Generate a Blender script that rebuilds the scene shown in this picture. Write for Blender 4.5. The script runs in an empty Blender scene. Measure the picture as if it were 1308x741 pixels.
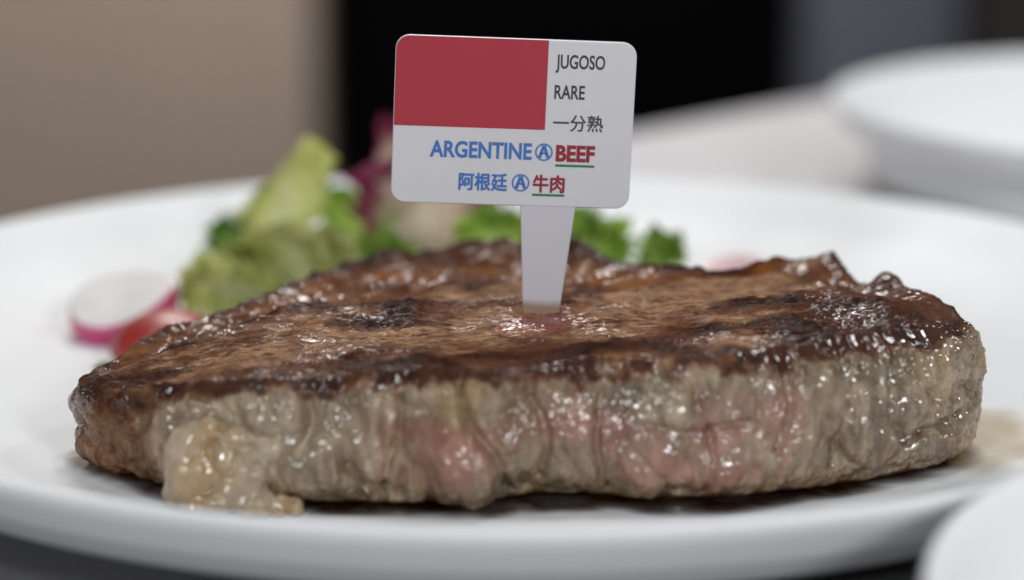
import bpy, math, random
import numpy as np
from mathutils import Vector, Matrix, Euler

CM = 0.01                      # everything below is written in centimetres
R = math.radians
scene = bpy.context.scene
col = scene.collection

# ------------------------------------------------------------------ camera
cam_d = bpy.data.cameras.new('camera')
cam_d.sensor_width = 36.0
cam_d.lens = 80.5
cam_d.clip_start = 0.02
cam_d.clip_end = 40.0
cam_d.dof.use_dof = True
cam_d.dof.focus_distance = 0.432
cam_d.dof.aperture_fstop = 5.6
cam_d.dof.aperture_blades = 0
cam = bpy.data.objects.new('camera', cam_d)
cam.location = (0.0, -48.7185 * CM, 13.7476 * CM)
cam.rotation_euler = (R(77), 0, 0)
col.objects.link(cam)
scene.camera = cam

# ------------------------------------------------------------------ world and lamps (indoor dining table)
world = bpy.data.worlds.new('World')
scene.world = world
world.use_nodes = True
world.node_tree.nodes['Background'].inputs[0].default_value = (0.86, 0.93, 1.0, 1)
world.node_tree.nodes['Background'].inputs[1].default_value = 0.13

def area(name, loc, target, sx, sy, power, color=(1, 1, 1)):
    d = bpy.data.lights.new(name, 'AREA')
    d.shape = 'RECTANGLE'; d.size = sx * CM; d.size_y = sy * CM
    d.energy = power; d.color = color
    o = bpy.data.objects.new(name, d)
    o.location = Vector(loc) * CM
    o.rotation_euler = (Vector(target) - Vector(loc)).to_track_quat('-Z', 'Y').to_euler()
    col.objects.link(o)
    return o

area('ceiling_spot', (28, 12, 124), (0, 0, 0), 16, 16, 2.2, (0.95, 0.98, 1.0))
area('ceiling_spot', (-42, 5, 120), (0, 0, 0), 14, 14, 1.3, (0.95, 0.98, 1.0))
area('ceiling_spot', (92, 5, 92), (0, -5, 2), 12, 12, 2.0, (0.99, 0.99, 1.0))
area('ceiling_spot', (5, -35, 128), (0, -6, 2), 12, 12, 1.1, (0.97, 0.99, 1.0))
area('window_pane', (62, -112, 60), (0, -6, 2), 16, 22, 6.0, (0.97, 0.985, 1.0))
area('window_pane', (-50, -115, 46), (0, -6, 2), 14, 20, 4.8, (0.94, 0.97, 1.0))
area('wall_fill', (-10, 130, 140), (-10, 200, -40), 60, 30, 34.0, (1.0, 0.97, 0.94))  # added fill lamp, out of view, only to brighten the walls behind

scene.view_settings.view_transform = 'Standard'
scene.view_settings.look = 'None'
scene.view_settings.exposure = 0.0
scene.view_settings.gamma = 1.0
scene.render.engine = 'CYCLES'
scene.cycles.use_denoising = True
scene.cycles.max_bounces = 8
scene.cycles.sample_clamp_indirect = 6.0

# ------------------------------------------------------------------ node helper
class NT:
    def __init__(self, name):
        self.m = bpy.data.materials.new(name)
        self.m.use_nodes = True
        self.t = self.m.node_tree
        self.t.nodes.clear()
        self.out = self.t.nodes.new('ShaderNodeOutputMaterial')
        self._tc = None
    def n(self, typ, ins=None, **kw):
        nd = self.t.nodes.new('ShaderNode' + typ)
        for k, v in kw.items():
            setattr(nd, k, v)
        for k, v in (ins or {}).items():
            self.put(nd.inputs[k], v)
        return nd
    def put(self, sock, v):
        if isinstance(v, bpy.types.NodeSocket):
            self.t.links.new(v, sock)
        else:
            if isinstance(v, (tuple, list)) and len(v) == 3 and sock.type == 'RGBA':
                v = (*v, 1)
            sock.default_value = v
    def coord(self):
        if self._tc is None:
            self._tc = self.n('TexCoord').outputs['Object']
        return self._tc
    def mapped(self, scale, rot=(0, 0, 0), vec=None):
        return self.n('Mapping', {'Vector': vec or self.coord(), 'Scale': scale, 'Rotation': rot}).outputs[0]
    def noise(self, scale, detail=4, rough=0.55, vec=None, dist=0.0):
        return self.n('TexNoise', {'Vector': vec or self.coord(), 'Scale': scale, 'Detail': detail,
                                   'Roughness': rough, 'Distortion': dist}).outputs['Fac']
    def attr(self, name):
        return self.n('Attribute', attribute_name=name).outputs['Fac']
    def mix(self, f, a, b, blend='MIX'):
        nd = self.n('Mix', data_type='RGBA', blend_type=blend)
        self.put(nd.inputs[0], f); self.put(nd.inputs[6], a); self.put(nd.inputs[7], b)
        return nd.outputs[2]
    def math(self, op, a, b=0.0, c=None, clamp=False):
        nd = self.n('Math', operation=op, use_clamp=clamp)
        self.put(nd.inputs[0], a); self.put(nd.inputs[1], b)
        if c is not None: self.put(nd.inputs[2], c)
        return nd.outputs[0]
    def ramp(self, f, lo, hi, a=0.0, b=1.0):
        return self.n('MapRange', {'Value': f, 'From Min': lo, 'From Max': hi, 'To Min': a, 'To Max': b},
                      interpolation_type='SMOOTHSTEP').outputs[0]
    def bump(self, h, strength=1.0, dist=0.001, normal=None):
        nd = self.n('Bump', {'Height': h, 'Strength': strength, 'Distance': dist})
        if normal is not None: self.put(nd.inputs['Normal'], normal)
        return nd.outputs[0]
    def bsdf(self, **kw):
        ins = {k.replace('_', ' '): v for k, v in kw.items()}
        b = self.n('BsdfPrincipled', ins)
        self.t.links.new(b.outputs[0], self.out.inputs[0])
        return b

# ------------------------------------------------------------------ numpy noise
_rng = np.random.RandomState(11)
_perm = _rng.permutation(256).astype(np.int32)
_perm = np.concatenate([_perm, _perm, _perm])
_g = _rng.normal(size=(256, 3)); _g /= np.linalg.norm(_g, axis=1)[:, None]
def perlin(x, y, z):
    x, y, z = np.broadcast_arrays(x, y, z)
    xi = np.floor(x).astype(np.int32); yi = np.floor(y).astype(np.int32); zi = np.floor(z).astype(np.int32)
    fx = x - xi; fy = y - yi; fz = z - zi
    xi &= 255; yi &= 255; zi &= 255
    s = lambda t: t * t * t * (t * (t * 6 - 15) + 10)
    u, v, w = s(fx), s(fy), s(fz)
    def c(i, j, k):
        h = _perm[_perm[_perm[xi + i] + yi + j] + zi + k]
        g = _g[h]
        return g[..., 0] * (fx - i) + g[..., 1] * (fy - j) + g[..., 2] * (fz - k)
    l = lambda a, b, t: a + (b - a) * t
    return 1.6 * l(l(l(c(0,0,0), c(1,0,0), u), l(c(0,1,0), c(1,1,0), u), v),
                   l(l(c(0,0,1), c(1,0,1), u), l(c(0,1,1), c(1,1,1), u), v), w)
def fbm(x, y, z, o=4, gain=0.5, lac=2.03):
    a, t, f = 1.0, 0.0, 1.0
    for i in range(o):
        t = t + a * perlin(x * f + 17.3 * i, y * f + 5.1 * i, z * f + 9.7 * i)
        a *= gain; f *= lac
    return t
def ridged(x, y, z, o=3, gain=0.5):
    a, t, f = 1.0, 0.0, 1.0
    for i in range(o):
        t = t + a * (1 - 2.2 * np.abs(perlin(x * f + 31.3 * i, y * f + 3.1 * i, z * f + 7.7 * i)))
        a *= gain; f *= 2.1
    return t
def sstep(a, b, x):
    t = np.clip((x - a) / (b - a), 0, 1)
    return t * t * (3 - 2 * t)
def blob(x, y, cx, cy, rx, ry, rot=0.0):
    c, s = math.cos(rot), math.sin(rot)
    dx, dy = x - cx, y - cy
    q = ((dx * c + dy * s) / rx) ** 2 + ((-dx * s + dy * c) / ry) ** 2
    return np.exp(-q)

# ------------------------------------------------------------------ object helpers
def link(o, parent=None):
    col.objects.link(o)
    if parent is not None: o.parent = parent
    return o
def tag(o, label=None, cat=None, group=None, kind=None):
    if label: o['label'] = label
    if cat: o['category'] = cat
    if group: o['group'] = group
    if kind: o['kind'] = kind
    return o
def empty(name, loc, rot=(0, 0, 0)):
    o = bpy.data.objects.new(name, None)
    o.empty_display_size = 0.01
    o.location = Vector(loc) * CM; o.rotation_euler = rot
    return link(o)
def mesh_np(name, v, quads, mat, parent=None, attrs=None, tris=None, smooth=True):
    """v in cm"""
    me = bpy.data.meshes.new(name)
    v = np.asarray(v, np.float64) * CM
    faces = []
    if quads is not None and len(quads): faces.append(np.asarray(quads, np.int32))
    if tris is not None and len(tris): faces.append(np.asarray(tris, np.int32))
    me.vertices.add(len(v)); me.vertices.foreach_set('co', v.astype(np.float32).ravel())
    loops = np.concatenate([f.ravel() for f in faces])
    sizes = np.concatenate([np.full(len(f), f.shape[1], np.int32) for f in faces])
    starts = np.concatenate([[0], np.cumsum(sizes)[:-1]]).astype(np.int32)
    me.loops.add(len(loops)); me.loops.foreach_set('vertex_index', loops)
    me.polygons.add(len(sizes)); me.polygons.foreach_set('loop_start', starts)
    me.update(calc_edges=True)
    me.validate()
    me.polygons.foreach_set('use_smooth', np.full(len(sizes), smooth))
    for k, a in (attrs or {}).items():
        at = me.attributes.new(k, 'FLOAT', 'POINT')
        at.data.foreach_set('value', np.asarray(a, np.float32))
    me.materials.append(mat)
    return link(bpy.data.objects.new(name, me), parent)
def grid_quads(nu, nv, wrap_u=False):
    """index = j*nu + i"""
    i = np.arange(nu if wrap_u else nu - 1); j = np.arange(nv - 1)
    I, J = np.meshgrid(i, j)
    a = J * nu + I; b = J * nu + (I + 1) % nu
    return np.stack([a, b, b + nu, a + nu], -1).reshape(-1, 4)
def spline(pts, n, closed=False):
    """Catmull-Rom through pts"""
    p = np.asarray(pts, float)
    if closed: q = np.vstack([p[-1], p, p[0], p[1]])
    else: q = np.vstack([2 * p[0] - p[1], p, 2 * p[-1] - p[-2]])
    m = len(q) - 3
    t = np.linspace(0, m, n, endpoint=not closed)
    k = np.minimum(t.astype(int), m - 1); f = (t - k)[:, None]
    p0, p1, p2, p3 = q[k], q[k+1], q[k+2], q[k+3]
    return 0.5 * (2*p1 + (p2-p0)*f + (2*p0-5*p1+4*p2-p3)*f**2 + (3*p1-p0-3*p2+p3)*f**3)
def lathe(name, prof, mat, n=256, parent=None, wob=0.0, seed=0.0):
    prof = np.asarray(prof, float)
    th = np.linspace(0, 2 * np.pi, n, endpoint=False)
    Rr, T = np.meshgrid(prof[:, 0], th, indexing='ij')
    Z = np.repeat(prof[:, 1:2], n, 1)
    w = wob * (np.sin(2 * T + seed) + 0.6 * np.sin(3 * T + 2 * seed)) * (Rr / prof[:, 0].max())
    v = np.stack([Rr * np.cos(T), Rr * np.sin(T), Z + w], -1).reshape(-1, 3)
    return mesh_np(name, v, grid_quads(n, len(prof), True), mat, parent)
def box_mesh(name, sx, sy, sz, mat, parent=None, bev=0.0, seg=3):
    import bmesh
    bm = bmesh.new()
    bmesh.ops.create_cube(bm, size=1.0)
    bmesh.ops.scale(bm, vec=(sx * CM, sy * CM, sz * CM), verts=bm.verts)
    bmesh.ops.translate(bm, vec=(0, 0, sz * CM / 2), verts=bm.verts)
    if bev: bmesh.ops.bevel(bm, geom=bm.edges[:], offset=bev * CM, segments=seg, affect='EDGES', profile=0.5)
    me = bpy.data.meshes.new(name); bm.to_mesh(me); bm.free()
    for p in me.polygons: p.use_smooth = bool(bev)
    me.materials.append(mat)
    return link(bpy.data.objects.new(name, me), parent)

# ------------------------------------------------------------------ materials
def mat_porcelain():
    k = NT('porcelain')
    n = k.noise(9, 3)
    c = k.mix(k.ramp(n, .3, .7), (0.77, 0.78, 0.79), (0.81, 0.815, 0.82))
    sm = k.noise(60, 5, .65)
    k.bsdf(Base_Color=c, Roughness=k.ramp(sm, .35, .7, .40, .48), Specular_IOR_Level=0.08,
           Coat_Weight=0.0, Coat_Roughness=0.07, Normal=k.bump(k.noise(22, 2), .15, .0008))
    return k.m
def mat_cloth(name, c1, c2, thread=700):
    k = NT(name)
    w1 = k.n('TexWave', {'Vector': k.coord(), 'Scale': thread, 'Distortion': .6, 'Detail': 1}, bands_direction='X').outputs['Fac']
    w2 = k.n('TexWave', {'Vector': k.coord(), 'Scale': thread, 'Distortion': .6, 'Detail': 1}, bands_direction='Y').outputs['Fac']
    w = k.math('MULTIPLY', w1, w2)
    c = k.mix(k.ramp(k.noise(25, 4), .3, .7), c1, c2)
    k.bsdf(Base_Color=c, Roughness=.9, Sheen_Weight=.2, Normal=k.bump(w, .5, .0003))
    return k.m
def mat_plain(name, c1, c2, rough=.6, scale=12, spec=.3):
    k = NT(name)
    n = k.noise(scale, 5)
    k.bsdf(Base_Color=k.mix(k.ramp(n, .3, .7), c1, c2), Roughness=rough, Specular_IOR_Level=spec, Normal=k.bump(k.noise(scale * 20, 3), .2, .001))
    return k.m

def mat_meat():
    k = NT('seared_meat')
    char, fat, pink, side, wet = (k.attr(a) for a in ('char', 'fat', 'pink', 'side', 'wet'))
    # ---- top of the steak: tan lean meat with fibre streaks
    fv = k.mapped((120, 430, 200), (0, 0, R(-6)))
    fibre = k.noise(1.0, 6, .62, fv, 2.2)
    blot = k.noise(55, 5, .6)
    fine = k.noise(420, 4, .6)
    tan = k.mix(k.ramp(fibre, .34, .64), (0.090, 0.034, 0.014), (0.37, 0.20, 0.105))
    tan = k.mix(k.ramp(blot, .44, .66), tan, (0.105, 0.034, 0.014))
    tan = k.mix(k.math('MULTIPLY', k.ramp(fine, .54, .75), .25), tan, (0.30, 0.17, 0.09))
    # ---- rendered fat strip
    fb = k.noise(70, 5, .6, k.mapped((1, 1.8, 1)))
    amber = k.mix(k.ramp(fb, .32, .68), (0.075, 0.018, 0.004), (0.24, 0.082, 0.015))
    amber = k.mix(k.math('MULTIPLY', k.ramp(k.noise(230, 3), .58, .75), .3), amber, (0.28, 0.15, 0.06))
    top = k.mix(fat, tan, amber)
    # ---- cut side: grey tan with cream sinew, pink inside
    sv = k.mapped((150, 150, 55), (0, R(10), 0))
    st = k.noise(1.0, 6, .62, sv, .9)
    sf = k.noise(1.0, 4, .6, k.mapped((520, 520, 110), (0, R(14), 0)), .8)
    sb = k.noise(95, 5, .6)
    sd = k.mix(k.ramp(st, .30, .70), (0.105, 0.068, 0.040), (0.33, 0.25, 0.165))
    sd = k.mix(k.ramp(sb, .50, .74), sd, (0.45, 0.355, 0.24))
    sd = k.mix(k.math('MULTIPLY', k.ramp(k.noise(160, 4), .55, .72), .65), sd, (0.10, 0.060, 0.034))
    sd = k.mix(k.math('MULTIPLY', k.ramp(k.noise(50, 5, .6), .50, .66), .6), sd, (0.17, 0.098, 0.048))
    sd = k.mix(k.math('MULTIPLY', k.ramp(k.noise(64, 4, .6, k.mapped((1, 1, .7), (.3, .2, .9))), .54, .70), .55), sd, (0.38, 0.25, 0.115))
    sd = k.mix(k.math('MULTIPLY', k.ramp(sf, .5, .72), .42), sd, (0.50, 0.42, 0.32))
    sd = k.mix(k.math('MULTIPLY', k.ramp(sf, .48, .28), .42), sd, (0.10, 0.065, 0.04))
    pk = k.mix(k.ramp(k.noise(130, 5, .6, k.mapped((1.4, 1.4, .8))), .3, .7), (0.20, 0.075, 0.055), (0.37, 0.205, 0.155))
    pf = k.math('MULTIPLY', pink, k.ramp(k.noise(170, 4, .6), .3, .62, .45, 1.0))
    sd = k.mix(pf, sd, pk)
    base = k.mix(side, top, sd)
    # ---- sear
    ch = k.mix(k.ramp(k.noise(140, 5, .65), .35, .7), (0.020, 0.008, 0.005), (0.062, 0.021, 0.011))
    ch = k.mix(k.math('MULTIPLY', k.ramp(k.noise(60, 4), .45, .7), .75), ch, (0.090, 0.027, 0.011))
    chn = k.math('ADD', char, k.math('MULTIPLY', k.math('SUBTRACT', k.noise(200, 6, .68), .5), .8))
    base = k.mix(k.math('MULTIPLY', k.ramp(chn, .04, .42), .85), base, (0.090, 0.030, 0.013))
    base = k.mix(k.ramp(chn, .36, .80), base, ch)
    ju = k.attr('juice')
    base = k.mix(k.math('MULTIPLY', ju, .85), base, (0.19, 0.030, 0.014))
    # ---- relief finer than the mesh
    h1 = k.math('MULTIPLY', k.noise(900, 4, .6), .2)
    h2 = k.math('MULTIPLY', k.noise(330, 4, .6), k.math('SUBTRACT', 1.0, k.math('MULTIPLY', side, .4)))
    h3 = k.math('MULTIPLY', fibre, k.math('SUBTRACT', 1.0, side))
    hh = k.math('ADD', k.math('ADD', h1, h2), k.math('MULTIPLY', h3, .55))
    hh = k.math('ADD', hh, k.math('MULTIPLY', k.math('MULTIPLY', sf, side), .45))
    nrm = k.bump(hh, .8, .0011)
    cn = k.bump(k.math('ADD', k.noise(125, 2, .45), k.math('MULTIPLY', k.noise(360, 2, .4), .24)), k.math('ADD', .38, k.math('MULTIPLY', side, .22)), .0026)
    ro = k.ramp(k.noise(120, 4), .3, .7, .38, .62)
    cw = k.math('MULTIPLY', wet, k.ramp(k.noise(38, 5, .62), .38, .54), clamp=True)
    cw = k.math('MAXIMUM', cw, ju)
    k.bsdf(Base_Color=base, Roughness=ro, Specular_IOR_Level=.06, Normal=nrm,
           Coat_Weight=cw, Coat_Roughness=.13, Coat_IOR=1.75, Coat_Normal=cn,
           Subsurface_Weight=.12, Subsurface_Radius=(1.0, .45, .3), Subsurface_Scale=.0025)
    return k.m
def mat_fat():
    k = NT('soft_fat')
    b = k.noise(80, 4, .55)
    c = k.mix(k.ramp(b, .32, .68), (0.33, 0.215, 0.105), (0.43, 0.35, 0.255))
    c = k.mix(k.ramp(k.noise(55, 3), .5, .72), c, (0.30, 0.235, 0.17))
    c = k.mix(k.math('MULTIPLY', k.ramp(k.noise(150, 4), .56, .74), .55), c, (0.15, 0.075, 0.03))
    k.bsdf(Base_Color=c, Roughness=.5, Specular_IOR_Level=.1, Normal=k.bump(k.noise(260, 4), .5, .0010), Coat_Weight=1.0, Coat_Roughness=.10, Coat_IOR=1.55,
           Coat_Normal=k.bump(k.noise(95, 2), .7, .0018),
           Subsurface_Weight=.3, Subsurface_Radius=(1.0, .6, .35), Subsurface_Scale=.003)
    return k.m
def mat_juice(name, deep, thin, rough=.05, amax=.97):
    k = NT(name)
    a = k.attr('depth')
    n = k.ramp(k.noise(90, 4), .3, .7, .75, 1.1)
    a = k.math('MULTIPLY', k.math('MULTIPLY', a, n), amax, clamp=True)
    k.bsdf(Base_Color=k.mix(a, thin, deep), Roughness=rough, Alpha=a, Coat_Weight=.5, Coat_Roughness=.03,
           Normal=k.bump(k.noise(150, 2), .3, .0006))
    return k.m
def mat_leaf(name, dark, light, rib, vein=None, trans=.52):
    k = NT(name)
    a = k.attr('rib'); e = k.attr('edge')
    n = k.noise(120, 5, .6)
    c = k.mix(k.ramp(n, .3, .7), dark, light)
    c = k.mix(a, c, rib)
    if vein: c = k.mix(k.ramp(k.math('ADD', e, k.math('MULTIPLY', k.math('SUBTRACT', n, .5), .8)), .56, .82), c, vein)
    b = k.n('BsdfPrincipled', {'Base Color': c, 'Roughness': .5, 'Specular IOR Level': .3, 'Normal': k.bump(k.noise(260, 4), .5, .001)})
    t = k.n('BsdfTranslucent', {'Color': c})
    m = k.n('MixShader', {0: trans, 1: b.outputs[0], 2: t.outputs[0]})
    k.t.links.new(m.outputs[0], k.out.inputs[0])
    return k.m

M = {}
M['porcelain'] = mat_porcelain()
M['cloth'] = mat_cloth('tablecloth', (0.62, 0.60, 0.61), (0.67, 0.65, 0.655))
M['runner'] = mat_cloth('dark_runner', (0.055, 0.050, 0.056), (0.070, 0.064, 0.071))
M['tan'] = mat_plain('tan_wall', (0.41, 0.325, 0.265), (0.44, 0.35, 0.285), .8, 3)
M['black'] = mat_plain('black_wall', (0.0022, 0.0022, 0.0024), (0.003, 0.003, 0.003), .95, 3, 0.0)
M['slate'] = mat_plain('slate_wall', (0.115, 0.12, 0.15), (0.13, 0.135, 0.165), .8, 3)
M['dusk'] = mat_plain('dark_wall', (0.026, 0.022, 0.022), (0.032, 0.027, 0.027), .8, 3)
M['floor'] = mat_plain('dark_floor', (0.02, 0.017, 0.015), (0.03, 0.025, 0.022), .6, 5)
M['meat'] = mat_meat()
M['fat'] = mat_fat()

# ------------------------------------------------------------------ the setting
tdir = np.array([0.683, 0.730]); tnor = np.array([0.730, -0.683])     # table edge runs diagonally away
def table_pt(a, b): return np.array([-4.14, 28.8]) + a * tdir + b * tnor
def slab(name, a0, a1, b0, b1, z0, z1, mat, rad=.4, drop=0.0):
    """a rounded slab of cloth in table directions; rounded top edges hang down by `drop`"""
    na, nb = 60, 50
    prof = [(0, -drop), (0.0, -rad), (rad * .3, -rad * .3), (rad, 0)]
    def line(lo, hi, n):
        l = [lo + p[0] for p in prof]; r = [hi - p[0] for p in prof[::-1]]
        return np.array(l + list(np.linspace(lo + rad * 1.5, hi - rad * 1.5, n)) + r), np.array([p[1] for p in prof] + [0] * n + [p[1] for p in prof[::-1]])
    A, za = line(a0, a1, na); B, zb = line(b0, b1, nb)
    AA, BB = np.meshgrid(A, B)
    ZZ = z1 + np.minimum(za[None, :], zb[:, None])
    P = np.array([-4.14, 28.8]) + AA[..., None] * tdir + BB[..., None] * tnor
    ZZ = ZZ + 0.02 * fbm(P[..., 0] * .08, P[..., 1] * .08, 0 * ZZ, 3)
    v = np.concatenate([P, ZZ[..., None]], -1).reshape(-1, 3)
    return mesh_np(name, v, grid_quads(len(A), len(B)), mat)

fl = box_mesh('floor', 700, 700, 4, M['floor']); fl.location = (0, 1.0, -.79); tag(fl, kind='structure')
t = slab('tablecloth', -75, 75, 0, 95, -1, 0, M['cloth'], .5, 24)
tag(t, 'pale lilac white tablecloth spread under the plates', 'tablecloth')
tb = box_mesh('table', 146, 91, 71, M['dusk']); 
tb.location = (*(table_pt(0, 47.5) * CM), -.735); tb.rotation_euler = (0, 0, math.atan2(.730, .683))
tag(tb, 'dark dining table beneath the pale tablecloth', 'table')
r_ = box_mesh('placemat', 48, 28, .10, M['runner'], None, .04, 2)
r_.location = (0, -.20, .0003)
tag(r_, 'dark charcoal cloth placemat under the front of the steak plate', 'placemat')

def wall(name, x0, x1, y, depth, mat):
    o = box_mesh(name, x1 - x0, depth, 230, mat, None, 1.0)
    o.location = ((x0 + x1) / 2 * CM, (y + depth / 2) * CM, -.75)
    return tag(o, kind='structure')
wall('wall_tan', -170, -20.2, 185, 12, M['tan'])
wall('wall_black', -60, 90, 200, 10, M['black'])
wall('pillar_slate', 30, 45, 180, 14, M['slate'])
wall('wall_dark', 45.2, 130, 182, 12, M['dusk'])

# ------------------------------------------------------------------ plates
def plate_profile(Rm, h, floor_r, floor_z, wall=0.42, foot=9.0):
    inner = spline([(0.001, floor_z), (floor_r * .5, floor_z), (floor_r * .93, floor_z + .01), (floor_r * 1.06, floor_z + .10),
                    (floor_r + (Rm - floor_r) * .55, floor_z + (h - floor_z) * .40), (Rm - .35, h - .12)], 60)
    lip = [(Rm - .22, h - .03), (Rm - .12, h), (Rm - .03, h - .04), (Rm, h - .13), (Rm - .03, h - .26)]
    outer = spline([(Rm - .10, h - .42), (Rm - .45, h - .95), (Rm - 1.3, h - 1.45), (foot + 1.6, floor_z - .34), (foot + .35, floor_z - .40), (foot + .1, 0.06), (foot - .05, 0.0),
                    (foot - .3, 0.0), (foot - .5, .12), (foot - .9, floor_z - .42), (0.001, floor_z - .42)], 70)
    return np.vstack([inner, lip, outer])
p1 = lathe('dinner_plate', plate_profile(15.5, 2.2, 11.2, .6), M['porcelain'], 320, None, .025, 1.1)
p1.location = (-.0007, 0, .0013)
tag(p1, 'large white porcelain plate carrying the steak and salad', 'plate', 'white porcelain plates')
p2 = lathe('deep_plate', plate_profile(13.2, 2.9, 8.4, .7, foot=10.2), M['porcelain'], 256, None, .02, 2.0)
p2.location = (.236, .245, .002)
tag(p2, 'empty deep white plate standing behind on the bare tablecloth', 'plate', 'white porcelain plates')
p3 = lathe('side_plate', plate_profile(9.2, 2.6, 6.2, .7, foot=5.0), M['porcelain'], 256, None, .015, .3)
p3.location = (.1478, -.2015, .0013)
tag(p3, 'small white side plate touching the front rim of the steak plate', 'plate', 'white porcelain plates')

FZ = 0.735      # plate floor height

# ------------------------------------------------------------------ the steak
steak = empty('steak', (0, -5.2, FZ))
tag(steak, 'thick seared beef steak with browned top and pink cut side', 'steak')
SC = np.array([0.3, -5.2])
outl = np.array([(-8.12,-6.5),(-7.85,-7.5),(-6.7,-8.85),(-5.3,-9.6),(-3.9,-9.85),(-2,-9.95),(-.7,-9.95),(.5,-9.7),(1.5,-9.62),(2.7,-9.8),(4,-9.7),
                 (5.5,-9.1),(6.9,-8.45),(8.15,-7.6),(8.75,-6.6),(8.65,-5.7),(8.2,-4.9),(7.95,-3.9),(7.6,-3.2),(7.15,-2.9),(6.95,-2.1),(6.2,-1.9),(5.2,-2.35),
                 (4.2,-2.35),(3.1,-1.9),(2.3,-1.2),(1.6,-.35),(.6,.15),(-.6,.5),(-1.8,.45),(-3,.15),(-4.2,-.7),(-5.0,-2.1),(-5.8,-3.3),(-6.6,-4.0),(-7.3,-4.7),(-7.85,-5.7)])
dense = spline(outl, 4000, True)
dth = np.unwrap(np.arctan2(dense[:, 1] - SC[1], dense[:, 0] - SC[0]))
seg = np.linalg.norm(np.diff(dense, axis=0, append=dense[:1]), axis=1)
wgt = seg * np.where(dense[:, 1] < -5.5, 1.7, 1.0)
cum = np.concatenate([[0], np.cumsum(wgt)])[:-1]
NU = 1500
uu = np.linspace(0, cum[-1], NU, endpoint=False)
ox = np.interp(uu, cum, dense[:, 0]); oy = np.interp(uu, cum, dense[:, 1])
arc = np.interp(uu, cum, np.concatenate([[0], np.cumsum(seg)])[:-1])
dirx = ox - SC[0]; diry = oy - SC[1]
rad = np.hypot(dirx, diry); dirx /= rad; diry /= rad

def top_z(x, y):
    z = np.interp(x, [-8.6, -7.6, -6.6, -4.6, -2, .4, 4, 7, 9], [1.60, 1.80, 2.05, 2.35, 2.52, 2.62, 2.74, 2.82, 2.70])
    return z + FZ
NB, NS, NT_ = 6, 120, 230
rings = []      # (inset from outline, height fraction, flag)
for s in np.linspace(0.05, .9, NB): rings.append(('b', s))
for s in np.linspace(0, 1, NS): rings.append(('s', s))
for s in np.linspace(0, 1, NT_ + 1)[1:]: rings.append(('t', s))
NV = len(rings)
P = np.zeros((NV, NU, 3)); SIDE = np.zeros((NV, NU)); HF = np.zeros((NV, NU)); IN = np.zeros((NV, NU))
zt_edge = top_z(ox, oy)
undercut = np.interp(ox, [-8, 3, 7], [.45, .42, .22]) + .16 * perlin(arc * .35, 0 * arc, 0 * arc + 2.2)
front = sstep(-6.5, -8.5, oy)
for j, (kind, s) in enumerate(rings):
    if kind == 'b':
        r = (rad - undercut - .25) * s / .9; z = np.full(NU, FZ + .01); side = 1; hf = 0
    elif kind == 's':
        # bottom corner -> belly -> shoulder
        h = s
        ins = undercut * (1 - sstep(0, .28, h)) ** 1.5 + .30 * sstep(.74, 1.0, h) ** 2.2 - .10 * np.sin(np.pi * np.clip(h, 0, 1)) 
        r = rad - ins - .22 * (1 - sstep(0, .05, h))
        hz = np.sin(np.clip(h, 0, 1) * np.pi / 2) * .25 + .75 * h
        z = FZ + .01 + (zt_edge - FZ - .01) * hz; side = 1; hf = h
    else:
        r = (rad - .30 + .0) * (1 - s) ** .92 + .004
        hf = 1.0; side = 0
        z = None
    x = SC[0] + dirx * r; y = SC[1] + diry * r
    if z is None:
        q = sstep(0, .12, s)
        z = top_z(x, y) * q + zt_edge * (1 - q)
    P[j, :, 0] = x; P[j, :, 1] = y; P[j, :, 2] = z
    SIDE[j] = side; HF[j] = hf; IN[j] = rad - r
X, Y, Z = P[..., 0], P[..., 1], P[..., 2]
ARC = np.broadcast_to(arc, X.shape)
EDGE = np.where(SIDE > .5, 0, IN)                   # distance in from the top edge
topw = sstep(.86, 1.0, HF) * np.where(SIDE > .5, 1.0, 1.0)
sidew = 1 - sstep(.80, 1.0, HF)

def normals(P):
    du = np.roll(P, -1, 1) - np.roll(P, 1, 1)
    dv = np.gradient(P, axis=0)
    n = np.cross(du, dv)
    return n / (np.linalg.norm(n, axis=-1, keepdims=True) + 1e-12)

# fat strip: a band along the far edge
ang_back = sstep(-6.3, -4.4, Y + .05 * X) 
bandw = np.interp(X, [-8, -6, -3, 0, 3, 5, 7, 8.5], [1.0, 1.9, 3.0, 3.1, 2.1, 1.7, 1.4, .9]) + .35 * fbm(X * .8, Y * .8, 0 * X + 4, 3)
fatm = (1 - sstep(bandw - .35, bandw + .25, EDGE)) * sstep(-6.6, -5.2, Y + .1 * np.abs(X)) * topw
fatm = np.clip(fatm, 0, 1)

# ---- large relief on the top
wx = X + .5 * fbm(X * .5, Y * .5, 0 * X, 2); wy = Y + .25 * fbm(X * .4 + 9, Y * .6, 0 * X, 2)
dz = .13 * fbm(X * .45, Y * .55, 0 * X + 1.7, 3)
groove = np.exp(-((EDGE - bandw) / .38) ** 2) * sstep(-6.4, -5, Y)
dz -= .17 * groove
dz += fatm * (-.04 + .085 * fbm(X * 1.3, Y * 1.3, 0 * X + 8, 3))
rim_back = np.exp(-((EDGE - .35) / .42) ** 2) * sstep(-5.5, -4, Y)
dz -= .13 * np.exp(-((EDGE - 1.55) / .55) ** 2) * fatm
dz += rim_back * (.05 + .13 * ridged(X * .9, Y * .9, 0 * X + 3, 3) * .5)
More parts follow.
